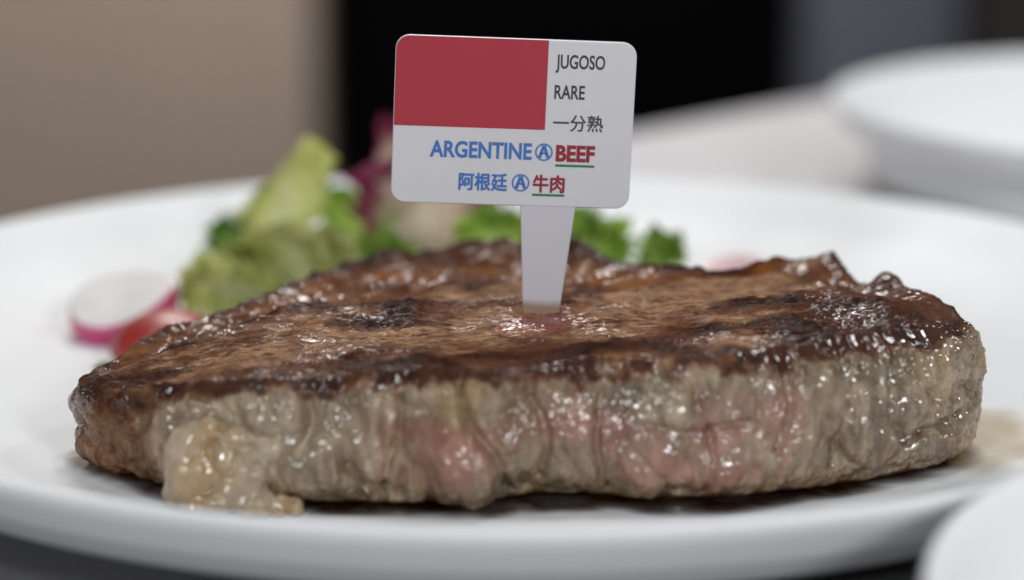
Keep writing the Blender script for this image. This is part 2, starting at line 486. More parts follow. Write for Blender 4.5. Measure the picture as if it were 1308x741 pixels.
# charred mounds between lean and fat, chips on the far rim
mounds = [(-4.3,-4.8,.9,.55,.16),(-2.1,-5.3,.9,.6,.22),(-3.0,-6.2,1.0,.4,.07),(1.2,-3.4,1.0,.45,.10),(-6.3,-5.6,.9,.6,.14),(3.2,-6.6,1.5,.5,.07),(5.8,-5.4,1.0,.8,.13),
          (1.9,-.65,.55,.4,.20),(1.2,-.25,.5,.4,.14),(6.4,-2.5,.7,.45,.12),(7.6,-3.8,.30,.5,.12),(7.9,-5.6,.5,.6,.16),(7.2,-6.8,.7,.6,.10),(-.4,.1,1.1,.5,.12),(-2.9,-.3,1.0,.5,.05),(5.6,-2.6,.6,.4,.10)]
for cx, cy, rx, ry, a in mounds: dz += 1.35 * a * blob(X, Y, cx, cy, rx, ry)
for cx, cy, rx, ry, a in [(-3.6,-7.4,1.8,.8,-.10),(1.6,-7.2,1.8,.9,-.07),(5.0,-4.6,1.2,.8,-.10),(-.6,-3.3,1.8,.6,-.10),(4.6,-2.6,.6,.5,-.12),(7.15,-3.3,.22,.5,-.18),(.56,-5.75,.5,.22,-.10),(.56,-6.25,.6,.2,.04),(1.1,-5.6,.15,.3,.05),(.0,-5.6,.15,.3,.05)]:
    dz += a * blob(X, Y, cx, cy, rx, ry)
# fibres and fine crust
fa = R(-5); fxx = X * math.cos(fa) - Y * math.sin(fa); fyy = X * math.sin(fa) + Y * math.cos(fa) + .22 * fbm(X * .7, Y * .9, 0 * X + 6, 3)
lean = (1 - fatm)
dz += lean * (.045 * ridged(fxx * .95, fyy * 2.2, 0 * X, 3) + .022 * fbm(fxx * 1.5, fyy * 8, 0 * X + 3, 3))

# ---- sear mask (top)
edgeN = EDGE + .35 * fbm(X * 1.1, Y * 1.1, 0 * X + 2, 4)
frontedge = sstep(-7.2, -8.6, Y - .14 * np.abs(X))
cb = .05 + .90 * fbm(X * .6, Y * 1.1, 0 * X + 12, 4, .5)
cb += .70 * np.exp(-(np.maximum(edgeN, 0) / .6) ** 2) 
cb += .16 * frontedge
for cx, cy, rx, ry, a in [(-4.3,-4.9,1.1,.6,.8),(-2.1,-5.35,1.0,.55,.9),(-3.0,-6.2,1.4,.35,.5),(-6.6,-6.0,1.2,.9,.7),(-6.0,-7.8,2.0,.8,.35),(6.8,-6.6,1.6,1.6,.75),(5.5,-6.8,1.7,.8,.55),(3.3,-7.3,1.6,.5,.35),(7.4,-4.4,.8,1.2,.6),
                          (2.4,-8.8,2.2,.7,.35),(4.6,-8.0,1.8,.8,.45),(.6,-8.9,1.0,.5,.4),(-2.2,-9.2,2.0,.4,.4),(1.2,-3.5,1.2,.35,.45),(1.0,-5.2,.7,.3,.3),(-.2,-6.5,.7,.35,.3)]:
    cb += a * blob(X, Y, cx, cy, rx, ry)
for cx, cy, rx, ry, a in [(-3.9,-7.6,2.0,.75,.75),(-1.0,-7.7,1.4,.6,.5),(.6,-7.4,1.8,.8,.65),(2.4,-5.6,1.6,.5,.45),(4.7,-4.5,1.4,.8,.85),(1.4,-6.3,1.1,.5,.4)]:
    cb -= a * blob(X, Y, cx, cy, rx, ry)
rimband = np.exp(-((EDGE - .1) / .55) ** 2) * sstep(-5.6, -4.2, Y)
cb = cb * (1 - .7 * fatm) + .85 * rimband * fatm + .55 * groove * (.6 + .8 * fbm(X * .9, Y * .9, 0 * X + 2, 3))
char_top = np.clip(cb, 0, 1.1)
crustrough = np.clip(char_top, 0, 1)
dz += crustrough * (.034 * ridged(X * 2.2, Y * 2.2, 0 * X + 5, 3) + .013 * fbm(X * 8, Y * 8, 0 * X, 3))
dz += fatm * (.010 * fbm(X * 6, Y * 6, 0 * X + 2, 3))

# ---- side relief
A2 = ARC + .35 * (HF - .5) + .20 * fbm(ARC * .6, HF * 1.2, 0 * X + 3, 3)
def billow(x, y, z): return 1 - 2.0 * np.abs(perlin(x, y, z)) ** .8
WA = .45 * fbm(ARC * .55, HF * 1.1, 0 * X + 33, 3); WB = .25 * fbm(ARC * .6 + 7, HF * 1.2, 0 * X + 34, 3)
A2 = ARC + .5 * (HF - .5) + WA; H2 = HF + WB
ds = .12 + .13 * fbm(A2 * .5, H2 * 1.0, 0 * X + 21, 2)
lumps = -.21 * billow(A2 * .62, H2 * 1.25, 0 * X + 41) - .10 * billow(A2 * 1.35, H2 * 1.9, 0 * X + 43) 
ds += lumps * (.75 + .5 * fbm(ARC * .3, HF, 0 * X + 50, 2))
ds -= .045 * billow(A2 * 3.4, H2 * 3.6, 0 * X + 45) * sstep(-.5, .6, fbm(ARC * .5, HF * 1.5, 0 * X + 51, 2))
ds += (.036 + .03 * sstep(5.5, 7.5, X)) * fbm(X * 4.2, Y * 4.2, Z * 3.4, 3)
pleat = sstep(.55, .8, HF)
ds += .05 * pleat * fbm(A2 * 3.0, HF * .8, 0 * X + 61, 3)
ds += .012 * ridged(X * 7, Y * 7, Z * 5, 2)
ds += .008 * fbm(X * 14, Y * 14, Z * 12, 2)
def on_side(x, h, rx, rh, rot=0.0):
    return blob(X, HF * 2.6, x, h * 2.6, rx, rh * 2.6, rot) * (Y < -4.5)
for x, h, rx, rh, a in [(-7.6,.5,.5,.4,.10),(-5.9,.30,.8,.30,.12),(-4.0,.62,.45,.2,.20),(-3.2,.45,.4,.22,.18),(-2.7,.72,.35,.18,.12),(-1.3,.38,.75,.32,.26),(-.4,.22,.45,.2,.12),(.9,.5,.55,.25,.16),(2.1,.35,.7,.28,.14),
                        (3.0,.65,.6,.2,.14),(4.4,.35,.8,.3,.15),(5.4,.72,.5,.25,.22),(6.4,.5,.5,.4,.16),(7.3,.65,.5,.3,.18),(7.9,.25,.4,.12,.14),(3.8,.14,.7,.12,.12)]:
    ds += a * on_side(x, h, rx, rh)
def crease(pts, w, d):
    p = spline(pts, 40); m = np.full(X.shape, 9.0)
    sel = (SIDE > .5) & (Y < -4.5)
    xs, hs = X[sel], HF[sel] * 2.6
    mm = np.full(xs.shape, 9.0)
    for a, b in p: mm = np.minimum(mm, (xs - a) ** 2 + (hs - b * 2.6) ** 2)
    out = np.zeros(X.shape); out[sel] = d * np.exp(-mm / w ** 2)
    return out
CR = 0
for pts, w, d in [([(-.95,.92),(-.75,.6),(-.3,.35),(0,.05)], .10, .22), ([(-2.0,.9),(-1.95,.6),(-2.2,.3),(-2.3,.05)], .09, .16), ([(-3.6,.85),(-3.55,.6),(-3.8,.4)], .10, .18),
                  ([(.35,.75),(.6,.5),(.5,.2)], .09, .15), ([(1.6,.8),(1.5,.45),(1.7,.1)], .08, .13), ([(3.5,.5),(3.6,.3),(3.4,.08)], .07, .12), ([(4.9,.95),(4.95,.6),(4.7,.35)], .10, .2),
                  ([(5.9,.9),(6.0,.6),(5.8,.2)], .10, .17), ([(6.9,.85),(6.8,.5),(7.1,.3)], .08, .14), ([(2.4,.55),(3.2,.48),(4.2,.55)], .08, .10), ([(-6.9,.85),(-6.8,.5),(-7.0,.2)], .08, .12),
                  ([(-2.9,.3),(-2.6,.16),(-2.0,.12)], .10, .2), ([(7.2,.25),(7.6,.30),(8.3,.36)], .09, .22)]:
    cr = crease(pts, w, d); ds -= cr; CR = CR + cr
lowfade = sstep(.0, .10, HF)
ds = ds * lowfade

N0 = normals(P)
if N0[NB + NS // 2, 0] @ np.array([dirx[0], diry[0], 0]) < 0: N0 = -N0
taper = np.ones(X.shape); taper[:NB] = 0
Pn = P + N0 * (ds * sidew * taper)[..., None]
Pn[..., 2] += dz * topw * np.where(SIDE > .5, sstep(.86, 1, HF), 1)
# ragged outer rim of the crust
rag = (.09 * ridged(ARC * 2.2, 0 * X, 0 * X + 3.3, 3)) * np.exp(-((HF - .93) / .12) ** 2) * (SIDE > .5)
Pn[..., 0] += dirx * rag; Pn[..., 1] += diry * rag
Pn[..., 2] = np.maximum(Pn[..., 2], FZ + .012)

# ---- masks on the side
charS = sstep(.81, 1.03, HF + .07 * fbm(ARC * .5, HF * 1.2, 0 * X + 5, 3) + .10 * fbm(X * 2.2, Y * 2.2, Z * 2.2, 4, .6)) * 1.0
charS = np.maximum(charS, .75 * (1 - sstep(.0, .09, HF + .05 * fbm(ARC * 1.5, HF * 2, 0 * X + 6, 3))))
leftb = sstep(-5.9, -7.1, X + .4 * fbm(X * 1.5, Y * 1.5, Z * 1.5, 3))
charS = np.maximum(charS, leftb * (.12 + .4 * fbm(X * 2, Y * 2, Z * 2, 4)) + leftb * .5 * sstep(.62, .8, HF))
charS = np.maximum(charS, sstep(-6.0, -4.5, Y) * (.55 + .3 * fbm(ARC * 1.2, HF * 1.5, 0 * X, 3)))
CHAR = np.where(SIDE > .5, charS * (SIDE > .5), char_top)
mixb = sstep(.93, 1.0, HF) * (SIDE > .5)
CHAR = CHAR * (1 - .25 * mixb)

sidemask = np.where(SIDE > .5, 1 - sstep(.86, .99, HF + .05 * fbm(ARC * 2, HF * 3, 0 * X + 1, 3)), 0.0)
pk = 0
for x, h, rx, rh, a in [(-1.7,.46,.75,.20,.75),(-1.0,.42,.8,.17,.5),(.75,.48,.95,.20,.85),(1.6,.42,.9,.20,.5),(2.9,.44,1.1,.26,.75),(3.9,.42,1.0,.30,.95),(4.6,.28,.8,.2,.5),(5.0,.6,.25,.22,.55),(-4.6,.42,.5,.1,.12)]:
    pk = pk + a * on_side(x, h, rx, rh)
sidemask = sidemask * (1 - .6 * leftb)
pk = pk + .42 * np.exp(-((H2 - .42) / .22) ** 2) * sstep(-2.9, -1.6, X) * sstep(5.9, 4.6, X) * (Y < -6)
pk = np.clip(pk * (.75 + 1.1 * fbm(A2 * .9, H2 * 2.2, 0 * X + 14, 5, .6)), 0, 1) * (SIDE > .5)
topm = (SIDE < .5) * 1.0
rightend = sstep(5.2, 7.2, X)
crustband = np.exp(-((HF - .9) / .10) ** 2) * (SIDE > .5)
wn = fbm(X * .55, Y * .75, Z * .55 + 4, 4)
wet = np.where(SIDE > .5, 1.0 - .65 * crustband * (1 - rightend), np.clip(.10 + .45 * wn, .03, .6) * (1 - fatm) + fatm * np.clip(.20 + .6 * wn, .02, .7) + .45 * rightend)
wet = np.clip(wet, 0, 1)
juice = np.clip(1.5 * blob(X, Y, .62, -6.25, .72, .7) * (1 + .6 * fbm(X * 2.5, Y * 2.5, 0 * X + 3, 3)), 0, 1) * topm
fatS = np.maximum(fatm * np.where(SIDE > .5, sstep(.8, 1, HF), 1), .8 * leftb * (SIDE > .5))
verts = Pn.reshape(-1, 3) - np.array([0, -5.2, FZ])
nv = len(verts)
quads = grid_quads(NU, NV, True)
verts = np.vstack([verts, [verts[:NU].mean(0)], [verts[nv - NU:nv].mean(0)]])
ii = np.arange(NU); i2 = (ii + 1) % NU
tris = np.vstack([np.stack([i2, ii, np.full(NU, nv)], -1), np.stack([(NV-1)*NU + ii, (NV-1)*NU + i2, np.full(NU, nv + 1)], -1)])
pad = lambda a: np.concatenate([np.asarray(a, float).reshape(-1), [0, float(np.asarray(a).reshape(-1)[-1])]])
mesh_np('meat', verts, quads, M['meat'], steak, {'char': pad(CHAR), 'fat': pad(fatS), 'pink': pad(pk), 'side': pad(sidemask), 'wet': pad(wet), 'juice': pad(juice)}, tris)

# soft lumps of fat hanging off the near left end
def lump(name, c, r, seed, parent, mat, amp=.22, flat=None, n=(96, 64)):
    nu, nvv = n
    th = np.linspace(0, 2 * np.pi, nu, endpoint=False); ph = np.linspace(0.02, np.pi - .02, nvv)
    T, F = np.meshgrid(th, ph)
    d = np.stack([np.cos(T) * np.sin(F), np.sin(T) * np.sin(F), np.cos(F)], -1)
    k = 1 + amp * fbm(d[..., 0] * 1.3 + seed, d[..., 1] * 1.3, d[..., 2] * 1.3, 3) + .16 * amp * ridged(d[..., 0] * 2 + seed, d[..., 1] * 2, d[..., 2] * 2, 2) \
        + .012 * fbm(d[..., 0] * 9 + seed, d[..., 1] * 9, d[..., 2] * 9, 2)
    v = np.asarray(c) + d * np.asarray(r) * k[..., None]
    v[..., 2] = np.maximum(v[..., 2], FZ + .02)
    v = v - np.array([0, -5.2, FZ])
    return v.reshape(-1, 3), grid_quads(nu, nvv, True)[:, ::-1]
def fat_mass(spec, seed0):
    V, Q, n = [], [], 0
    for i, (c, r) in enumerate(spec):
        v, q = lump('fat', c, r, 3.1 * i + seed0, steak, M['fat'], .22, None, (64, 44))
        V.append(v); Q.append(q + n); n += len(v)
    o = mesh_np('fat_lump', np.vstack(V), np.vstack(Q), M['fat'], steak)
    rm = o.modifiers.new('fuse', 'REMESH'); rm.mode = 'VOXEL'; rm.voxel_size = .03 * CM; rm.use_smooth_shade = True
    sm = o.modifiers.new('soften', 'SMOOTH'); sm.factor = .5; sm.iterations = 5
    return o
fat_mass([((-5.62,-9.62,1.42),(.60,.56,.84)), ((-4.80,-9.80,1.30),(.52,.50,.62)), ((-5.45,-9.62,2.18),(.36,.34,.24)), ((-4.85,-9.66,2.08),(.40,.34,.24)),
          ((-4.25,-9.72,1.85),(.36,.34,.32)), ((-4.55,-10.02,.95),(.40,.36,.28)), ((-4.1,-10.02,.88),(.22,.24,.22)), ((-3.82,-10.05,.84),(.14,.18,.2)), ((-5.35,-9.98,.95),(.48,.36,.28)),
          ((-5.05,-10.05,1.75),(.22,.2,.24)), ((-4.5,-10.15,1.5),(.18,.16,.2)), ((-5.9,-9.7,1.0),(.3,.3,.3))], .7)

# ------------------------------------------------------------------ juices on the plate
def puddle(name, rings_fn, mat, nr=28, nt=200, zlift=.012, edge0=.93):
    th = np.linspace(0, 2 * np.pi, nt, endpoint=False)
    cx, cy, r = rings_fn(th)
    S = np.linspace(0.02, 1, nr)[:, None]
    x = cx + np.cos(th) * r * S; y = cy + np.sin(th) * r * S
    rr = np.hypot(x, y)
    base = .13 + np.interp(rr, [0, 10.4, 11.9, 13.66, 15.15], [.6, .61, .70, 1.24, 2.08])
    dep = 1 - sstep(edge0, 1.0, S + .06 * fbm(x * .9, y * .9, 0 * x + 3, 4))
    z = base + zlift + .04 * np.clip(dep, 0, 1)
    return mesh_np(name, np.stack([x, y, z], -1).reshape(-1, 3), grid_quads(nt, nr, True), mat, None, {'depth': dep.reshape(-1)})
M['jus'] = mat_juice('meat_juice', (0.010, 0.0035, 0.0012), (0.06, 0.022, 0.006))
M['oil'] = mat_juice('oily_juice', (0.60, 0.36, 0.075), (0.68, 0.50, 0.2), .06, .42)
def jus_shape(th):
    r = np.interp(np.mod(th, 2*np.pi), np.mod(np.concatenate([dth, dth + 2*np.pi]), 2*np.pi)[np.argsort(np.mod(np.concatenate([dth, dth + 2*np.pi]), 2*np.pi))],
                  np.concatenate([np.hypot(dense[:,0]-SC[0], dense[:,1]-SC[1])]*2)[np.argsort(np.mod(np.concatenate([dth, dth + 2*np.pi]), 2*np.pi))])
    return SC[0], SC[1], r + .42 + .25 * perlin(np.cos(th) * 3, np.sin(th) * 3, 0 * th)
tag(puddle('meat_juice', jus_shape, M['jus']), 'dark brown meat juice pooled under the steak', 'juice')
tag(puddle('oily_stain', lambda th: (8.9, -5.3, (1.6 + 1.2 * np.abs(np.sin(th)) ** 1.5) * (1 + .25 * perlin(np.cos(th) * 2.5, np.sin(th) * 2.5, 0 * th + 5))), M['oil'], zlift=.03, edge0=.55),
    'thin yellowish oily stain on the plate by the thick steak end', 'juice')

# ------------------------------------------------------------------ the doneness marker
def mat_plastic(name, c, rough=.3):
    k = NT(name)
    n = k.noise(30, 2)
    k.bsdf(Base_Color=k.mix(k.ramp(n, .35, .7), c, tuple(x * .97 for x in c)), Roughness=k.ramp(k.noise(60, 3), .3, .7, rough, rough + .06), Specular_IOR_Level=.4,
           Normal=k.bump(k.noise(18, 2), .08, .0006))
    return k.m
def mat_stake():
    k = NT('stake_plastic')
    z = k.n('SeparateXYZ', {0: k.coord()}).outputs[2]
    n = k.math('ADD', z, k.math('MULTIPLY', k.math('SUBTRACT', k.noise(300, 4), .5), .0016))
    f = k.ramp(n, .0012, .0034, .85, 0.0)
    c = k.mix(f, (0.57, 0.555, 0.59), (0.28, 0.15, 0.07))
    k.bsdf(Base_Color=c, Roughness=.3, Normal=k.bump(k.noise(60, 2), .1, .0005))
    return k.m
M['card'] = mat_plastic('card_plastic', (0.63, 0.62, 0.645))
M['red'] = mat_plastic('red_print', (0.40, 0.036, 0.055), .32)
M['ink'] = mat_plastic('dark_ink', (0.045, 0.042, 0.05), .5)
M['blue'] = mat_plastic('blue_ink', (0.055, 0.16, 0.46), .5)
M['maroon'] = mat_plastic('maroon_ink', (0.27, 0.018, 0.03), .5)
M['green'] = mat_plastic('green_ink', (0.02, 0.17, 0.06), .5)
M['stake'] = mat_stake()

mk = empty('steak_marker', (.56, -5.6, 3.30), (R(-1.5), R(2.6), R(4)))
tag(mk, 'white plastic doneness marker with red panel stuck in the steak', 'marker')
def rounded_prism(name, x0, x1, z0, z1, rc, th, mat, parent, y0=0.0, taper=None, bev=.03, corners=(1, 1, 1, 1)):
    """flat piece in the XZ plane with rounded corners, front face at y0"""
    import bmesh
    bm = bmesh.new()
    pts = []
    for (cx, cz, a0), on in zip(((x1 - rc, z1 - rc, 0), (x0 + rc, z1 - rc, 90), (x0 + rc, z0 + rc, 180), (x1 - rc, z0 + rc, 270)), corners):
        if on and rc > 0:
            for q in range(9):
                a = R(a0 + q * 11.25); pts.append((cx + rc * math.cos(a), cz + rc * math.sin(a)))
        else:
            a = R(a0 + 45); pts.append((cx + rc * (1 if math.cos(a) > 0 else -1), cz + rc * (1 if math.sin(a) > 0 else -1)))
    if taper: pts = [(taper(x, z), z) for x, z in pts]
    vs = [bm.verts.new((x * CM, y0 * CM, z * CM)) for x, z in pts]
    f = bm.faces.new(vs)
    if th > 0:
        ex = bmesh.ops.extrude_face_region(bm, geom=[f])
        bmesh.ops.translate(bm, vec=(0, th * CM, 0), verts=[v for v in ex['geom'] if isinstance(v, bmesh.types.BMVert)])
        bmesh.ops.recalc_face_normals(bm, faces=bm.faces)
        if bev:
            ed = [e for e in bm.edges if abs(e.verts[0].co.y - e.verts[1].co.y) < 1e-7]
            bmesh.ops.bevel(bm, geom=ed, offset=bev * CM, segments=2, affect='EDGES', profile=.5)
    me = bpy.data.meshes.new(name); bm.to_mesh(me); bm.free()
    me.materials.append(mat)
    return link(bpy.data.objects.new(name, me), parent)
# local origin = where the stake enters the meat; card centre is above
CX0, CX1, CZ0, CZ1 = -2.98, 1.60, 2.12, 5.32
rounded_prism('card', CX0, CX1, CZ0, CZ1, .27, .15, M['card'], mk, 0.0)
rounded_prism('stake', -.36, .36, -1.2, 2.20, .06, .12, M['stake'], mk, .015,
              lambda x, z: (x / .36) * np.interp(z, [-1.2, 0, 1.5, 2.0, 2.2], [.25, .345, .475, .51, .54]) + .02 * z, .02)
rounded_prism('red_panel', CX0 + .012, -.09, 3.60, CZ1 - .012, .258, 0, M['red'], mk, -.004, None, 0, (0, 1, 0, 0))
def text(body, x, z, size, mat, sx=1.0, bold=0.0, align='LEFT', name='lettering'):
    c = bpy.data.curves.new(name, 'FONT')
    c.body = body; c.size = size * CM; c.align_x = align; c.offset = bold * CM; c.resolution_u = 4
    c.fill_mode = 'BOTH' if False else c.fill_mode
    tmp = bpy.data.objects.new('tmp', c); col.objects.link(tmp)
    dg = bpy.context.evaluated_depsgraph_get()
    me = bpy.data.meshes.new_from_object(tmp.evaluated_get(dg))
    bpy.data.objects.remove(tmp); bpy.data.curves.remove(c)
    me.name = name
    co = np.zeros(len(me.vertices) * 3, np.float32); me.vertices.foreach_get('co', co); co = co.reshape(-1, 3)
    w = co[:, 0].max() - co[:, 0].min() if len(co) else 0
    o_ = np.stack([x * CM + co[:, 0] * sx, np.full(len(co), -.0075 * CM), z * CM + co[:, 1]], -1)
    me.vertices.foreach_set('co', o_.astype(np.float32).ravel()); me.update()
    me.materials.clear(); me.materials.append(mat)
    print('TEXT', body, 'width cm', w * sx / CM)
    return link(bpy.data.objects.new(name, me), mk)
def fit_text(body, x0, x1, z, size, mat, bold=0.0):
    """scale the line so that it runs from x0 to x1"""
    c = bpy.data.curves.new('probe', 'FONT'); c.body = body; c.size = size * CM; c.offset = bold * CM
    tmp = bpy.data.objects.new('probe', c); col.objects.link(tmp)
    me = bpy.data.meshes.new_from_object(tmp.evaluated_get(bpy.context.evaluated_depsgraph_get()))
    xs = [v.co.x for v in me.vertices]
    bpy.data.objects.remove(tmp); bpy.data.curves.remove(c); bpy.data.meshes.remove(me)
    sx = (x1 - x0) * CM / (max(xs) - min(xs))
    return text(body, x0 - min(xs) / CM * sx, z, size, mat, sx, bold)
def heavy_text(body, x0, x1, z, size, mat, wgt=.012):
    a = fit_text(body, x0, x1 - wgt, z, size, mat)
    v0 = np.array([v.co[:] for v in a.data.vertices]); f0 = [tuple(p.vertices) for p in a.data.polygons]
    n = len(v0); V, F = [], []
    for q, (dx, dz) in enumerate([(0, 0), (wgt, 0), (wgt / 2, wgt / 2), (wgt / 2, -wgt / 2)]):
        V.append(v0 + np.array([dx * CM, -.0006 * CM * q, dz * CM])); F += [tuple(i + n * q for i in f) for f in f0]
    me = bpy.data.meshes.new('lettering'); me.from_pydata([tuple(p) for p in np.vstack(V)], [], F); me.materials.append(mat)
    a.data = me
    return a
fit_text('JUGOSO', .06, 1.00, 4.79, .37, M['ink'], .007)
fit_text('RARE', .06, .64, 4.21, .37, M['ink'], .007)
heavy_text('一分熟', .06, 1.02, 3.62, .34, M['ink'], .008)
fit_text('ARGENTINE', -2.27, -.32, 3.03, .43, M['blue'], .013)
fit_text('BEEF', .14, .89, 3.02, .42, M['maroon'], .018)
heavy_text('阿根廷', -1.70, -.76, 2.43, .36, M['blue'], .022)
heavy_text('牛肉', -.28, .34, 2.43, .36, M['maroon'], .024)
def bar(name, x0, x1, z0, z1, mat):
    return rounded_prism(name, x0, x1, z0, z1, .0, 0, mat, mk, -.0075, None, 0, (0, 0, 0, 0))
bar('underline', .14, .89, 2.905, 2.95, M['green'])
bar('underline', -.28, .34, 2.325, 2.37, M['green'])
def emblem(cx, cz, r):
    n = 48
    e = None
    ring_v, ring_q = [], []
    for q in range(n):
        a = 2 * math.pi * q / n
        for rr in (r, r * .82): ring_v.append((cx + rr * math.cos(a), -.0075, cz + rr * math.sin(a)))
    for q in range(n):
        a, b = 2 * q, 2 * ((q + 1) % n)
        ring_q.append((a, a + 1, b + 1, b))
    # bold flat-topped letter inside the ring
    s = r
    for poly in [((-.30,.76),(.30,.76),(.24,.56),(-.24,.56)), ((-.24,.56),(.08,.56),(-.30,-.70),(-.66,-.56)), ((.24,.56),(-.08,.56),(.30,-.70),(.66,-.56)),
                 ((-.36,-.02),(.36,-.02),(.42,-.22),(-.42,-.22))]:
        b = len(ring_v)
        ring_v += [(cx + x * s, -.0075, cz + z * s) for x, z in poly]
        ring_q.append((b, b + 1, b + 2, b + 3))
    return mesh_np('emblem', ring_v, ring_q, M['blue'], mk, None, None, False)
emblem(-.09, 3.175, .17)
emblem(-.51, 2.57, .17)

# ------------------------------------------------------------------ salad behind the steak
def leaf(name, label, cat, loc, rot, L, W, mat, ruffle=.35, freq=5.0, cup=.5, bend=.8, seed=0.0, ribw=.16, group='salad leaves behind the steak', wide=.55, slant=0.0, nu=90, nvv=70):
    """a leaf growing along +Z from its base, blade across X, curling in Y"""
    t = np.linspace(0, 1, nu); s = np.linspace(-1, 1, nvv)
    T, S = np.meshgrid(t, s)
    w = W * (.16 + .84 * np.sin(np.pi * np.clip(T, 0, 1) ** wide * .5) ** 1.6) * np.sqrt(np.clip(1 - np.clip((T - .78) / .235, 0, 1) ** 2, 0, 1) * .96 + .04)
    edge = np.abs(S)
    w = w * (1 + .38 * fbm(T * 11 + seed, np.sign(S) * 3, 0 * T + 3, 2) * edge)
    ph = freq * 2 * np.pi * T + np.where(S > 0, 1.3, 0) + seed
    e2 = np.maximum(edge, sstep(.6, 1, T)) ** 2
    ruff = ruffle * e2 * (np.sin(ph) + .5 * np.sin(2.3 * ph + 1 + 3 * S)) + .7 * ruffle * fbm(T * 4 + seed, S * 3, 0 * T + 1, 4, .6)
    ang = bend * T
    L = L * (1 + slant * S)
    ly = L * (1 - np.cos(ang)) / max(bend, 1e-3); lz = L * np.sin(ang) / max(bend, 1e-3)
    x = S * w + .12 * ruffle * np.cos(ph) * edge
    y = -ly + cup * (S ** 2) * w * .6 * -1 + ruff
    z = lz + .25 * ruff * np.sin(seed + 4 * S) + .3 * ruffle * np.sin(freq * 5 * S + seed) * sstep(.75, 1, T) + .55 * ruffle * fbm(S * 6 + seed, T * 2, 0 * T + 8, 2) * sstep(.6, 1, T) * 1.6
    rib = np.exp(-(S / (ribw * (1.5 - T))) ** 2) * (1 - .75 * T)
    lat = .35 * np.exp(-(np.sin(9 * (T - .35 * np.abs(S)) * np.pi) / .25) ** 2) * (1 - .4 * edge)
    o = mesh_np(name, np.stack([x, y, z], -1).reshape(-1, 3), grid_quads(nu, nvv), mat, None, {'rib': np.clip(rib + .5 * lat, 0, 1).reshape(-1), 'edge': np.maximum(edge, T ** 3).reshape(-1)})
    o.location = Vector(loc) * CM; o.rotation_euler = [R(a) for a in rot]
    return tag(o, label, cat, group)
M['lettuce'] = mat_leaf('pale_lettuce', (0.54, 0.58, 0.14), (0.72, 0.75, 0.34), (0.82, 0.83, 0.60))
M['green_leaf'] = mat_leaf('green_leaf', (0.28, 0.46, 0.06), (0.46, 0.63, 0.14), (0.6, 0.7, 0.3))
M['deep_leaf'] = mat_leaf('deep_leaf', (0.09, 0.23, 0.03), (0.16, 0.34, 0.05), (0.25, 0.4, 0.1))
M['heart'] = mat_leaf('heart_leaf', (0.62, 0.64, 0.24), (0.74, 0.74, 0.40), (0.84, 0.84, 0.64))
M['radicchio'] = mat_leaf('radicchio', (0.58, 0.44, 0.34), (0.70, 0.55, 0.45), (0.76, 0.70, 0.55), (0.26, 0.035, 0.095), .3)

leaf('lettuce_leaf', 'tall pale green lettuce leaf standing upright with ragged top', 'lettuce', (-5.95, 7.6, .75), (0, 4, 14), 3.35, 1.2, M['lettuce'], .20, 5.0, .4, .35, 1.0, .3, wide=.7, slant=.22)
leaf('lettuce_leaf', 'pale curly lettuce leaf with white rib beside the tall leaf', 'lettuce', (-5.1, 6.3, .75), (10, 4, -20), 2.4, 1.2, M['heart'], .34, 6, .4, .7, 2.2, .4)
leaf('lettuce_leaf', 'low yellow green lettuce leaf flopping toward the radish slice', 'lettuce', (-5.2, 5.4, .85), (20, -66, 0), 3.3, .8, M['lettuce'], .28, 6, .3, .5, 3.3, .3)
leaf('lettuce_leaf', 'small dark green leaf tip left of the tall pale leaf', 'lettuce', (-7.2, 7.4, .75), (0, -6, 30), 2.1, .6, M['deep_leaf'], .2, 4, .5, .6, 4.1)
leaf('lettuce_leaf', 'bright green leaf between tall pale leaf and radicchio', 'lettuce', (-4.0, 8.6, .75), (0, 6, -10), 2.7, 1.1, M['green_leaf'], .26, 6, .4, .5, 5.0)
leaf('lettuce_leaf', 'short curly green leaf at the foot of the radicchio', 'lettuce', (-3.5, 6.6, .75), (8, 2, 10), 1.9, 1.0, M['green_leaf'], .34, 6, .4, .6, 13.0)
leaf('radicchio_leaf', 'cream radicchio leaf with purple edges behind the marker card', 'radicchio', (-2.3, 8.0, .75), (0, 0, 10), 3.5, 1.9, M['radicchio'], .36, 4, .15, .4, 6.1, .4)
leaf('radicchio_leaf', 'thin purple radicchio tip sticking up beside the marker card', 'radicchio', (-2.5, 8.9, .75), (-4, -12, 30), 4.4, .62, M['radicchio'], .2, 3, .8, .3, 7.7, .2)
leaf('lettuce_leaf', 'green lettuce leaf beneath the marker card by its stake', 'lettuce', (-.7, 6.2, .75), (0, 5, 15), 2.6, 1.1, M['green_leaf'], .32, 6, .4, .6, 8.2)
leaf('lettuce_leaf', 'frilly green lettuce leaf to the right of the stake', 'lettuce', (1.9, 5.6, .75), (0, 8, -15), 2.5, .9, M['green_leaf'], .42, 7, .3, .6, 9.4)
leaf('lettuce_leaf', 'small frilly green sprig near the pale pink radish', 'lettuce', (3.0, 5.8, .75), (0, 18, 10), 2.1, .55, M['green_leaf'], .4, 7, .3, .6, 10.6)
leaf('lettuce_leaf', 'pale ruffled lettuce scrap leaning on the low flopping leaf', 'lettuce', (-6.5, 5.9, .75), (6, -22, 25), 1.9, .7, M['lettuce'], .34, 6, .3, .7, 14.5, .3)
leaf('lettuce_leaf', 'pale yellow heart leaf tucked between the two curly leaves', 'lettuce', (-4.5, 5.8, .75), (4, 10, -8), 2.2, .7, M['heart'], .28, 6, .3, .6, 15.8, .4)
leaf('lettuce_leaf', 'small bright sprig standing right beside the stake', 'lettuce', (1.3, 6.4, .75), (0, -6, 20), 2.5, .6, M['green_leaf'], .36, 7, .3, .5, 17.1)
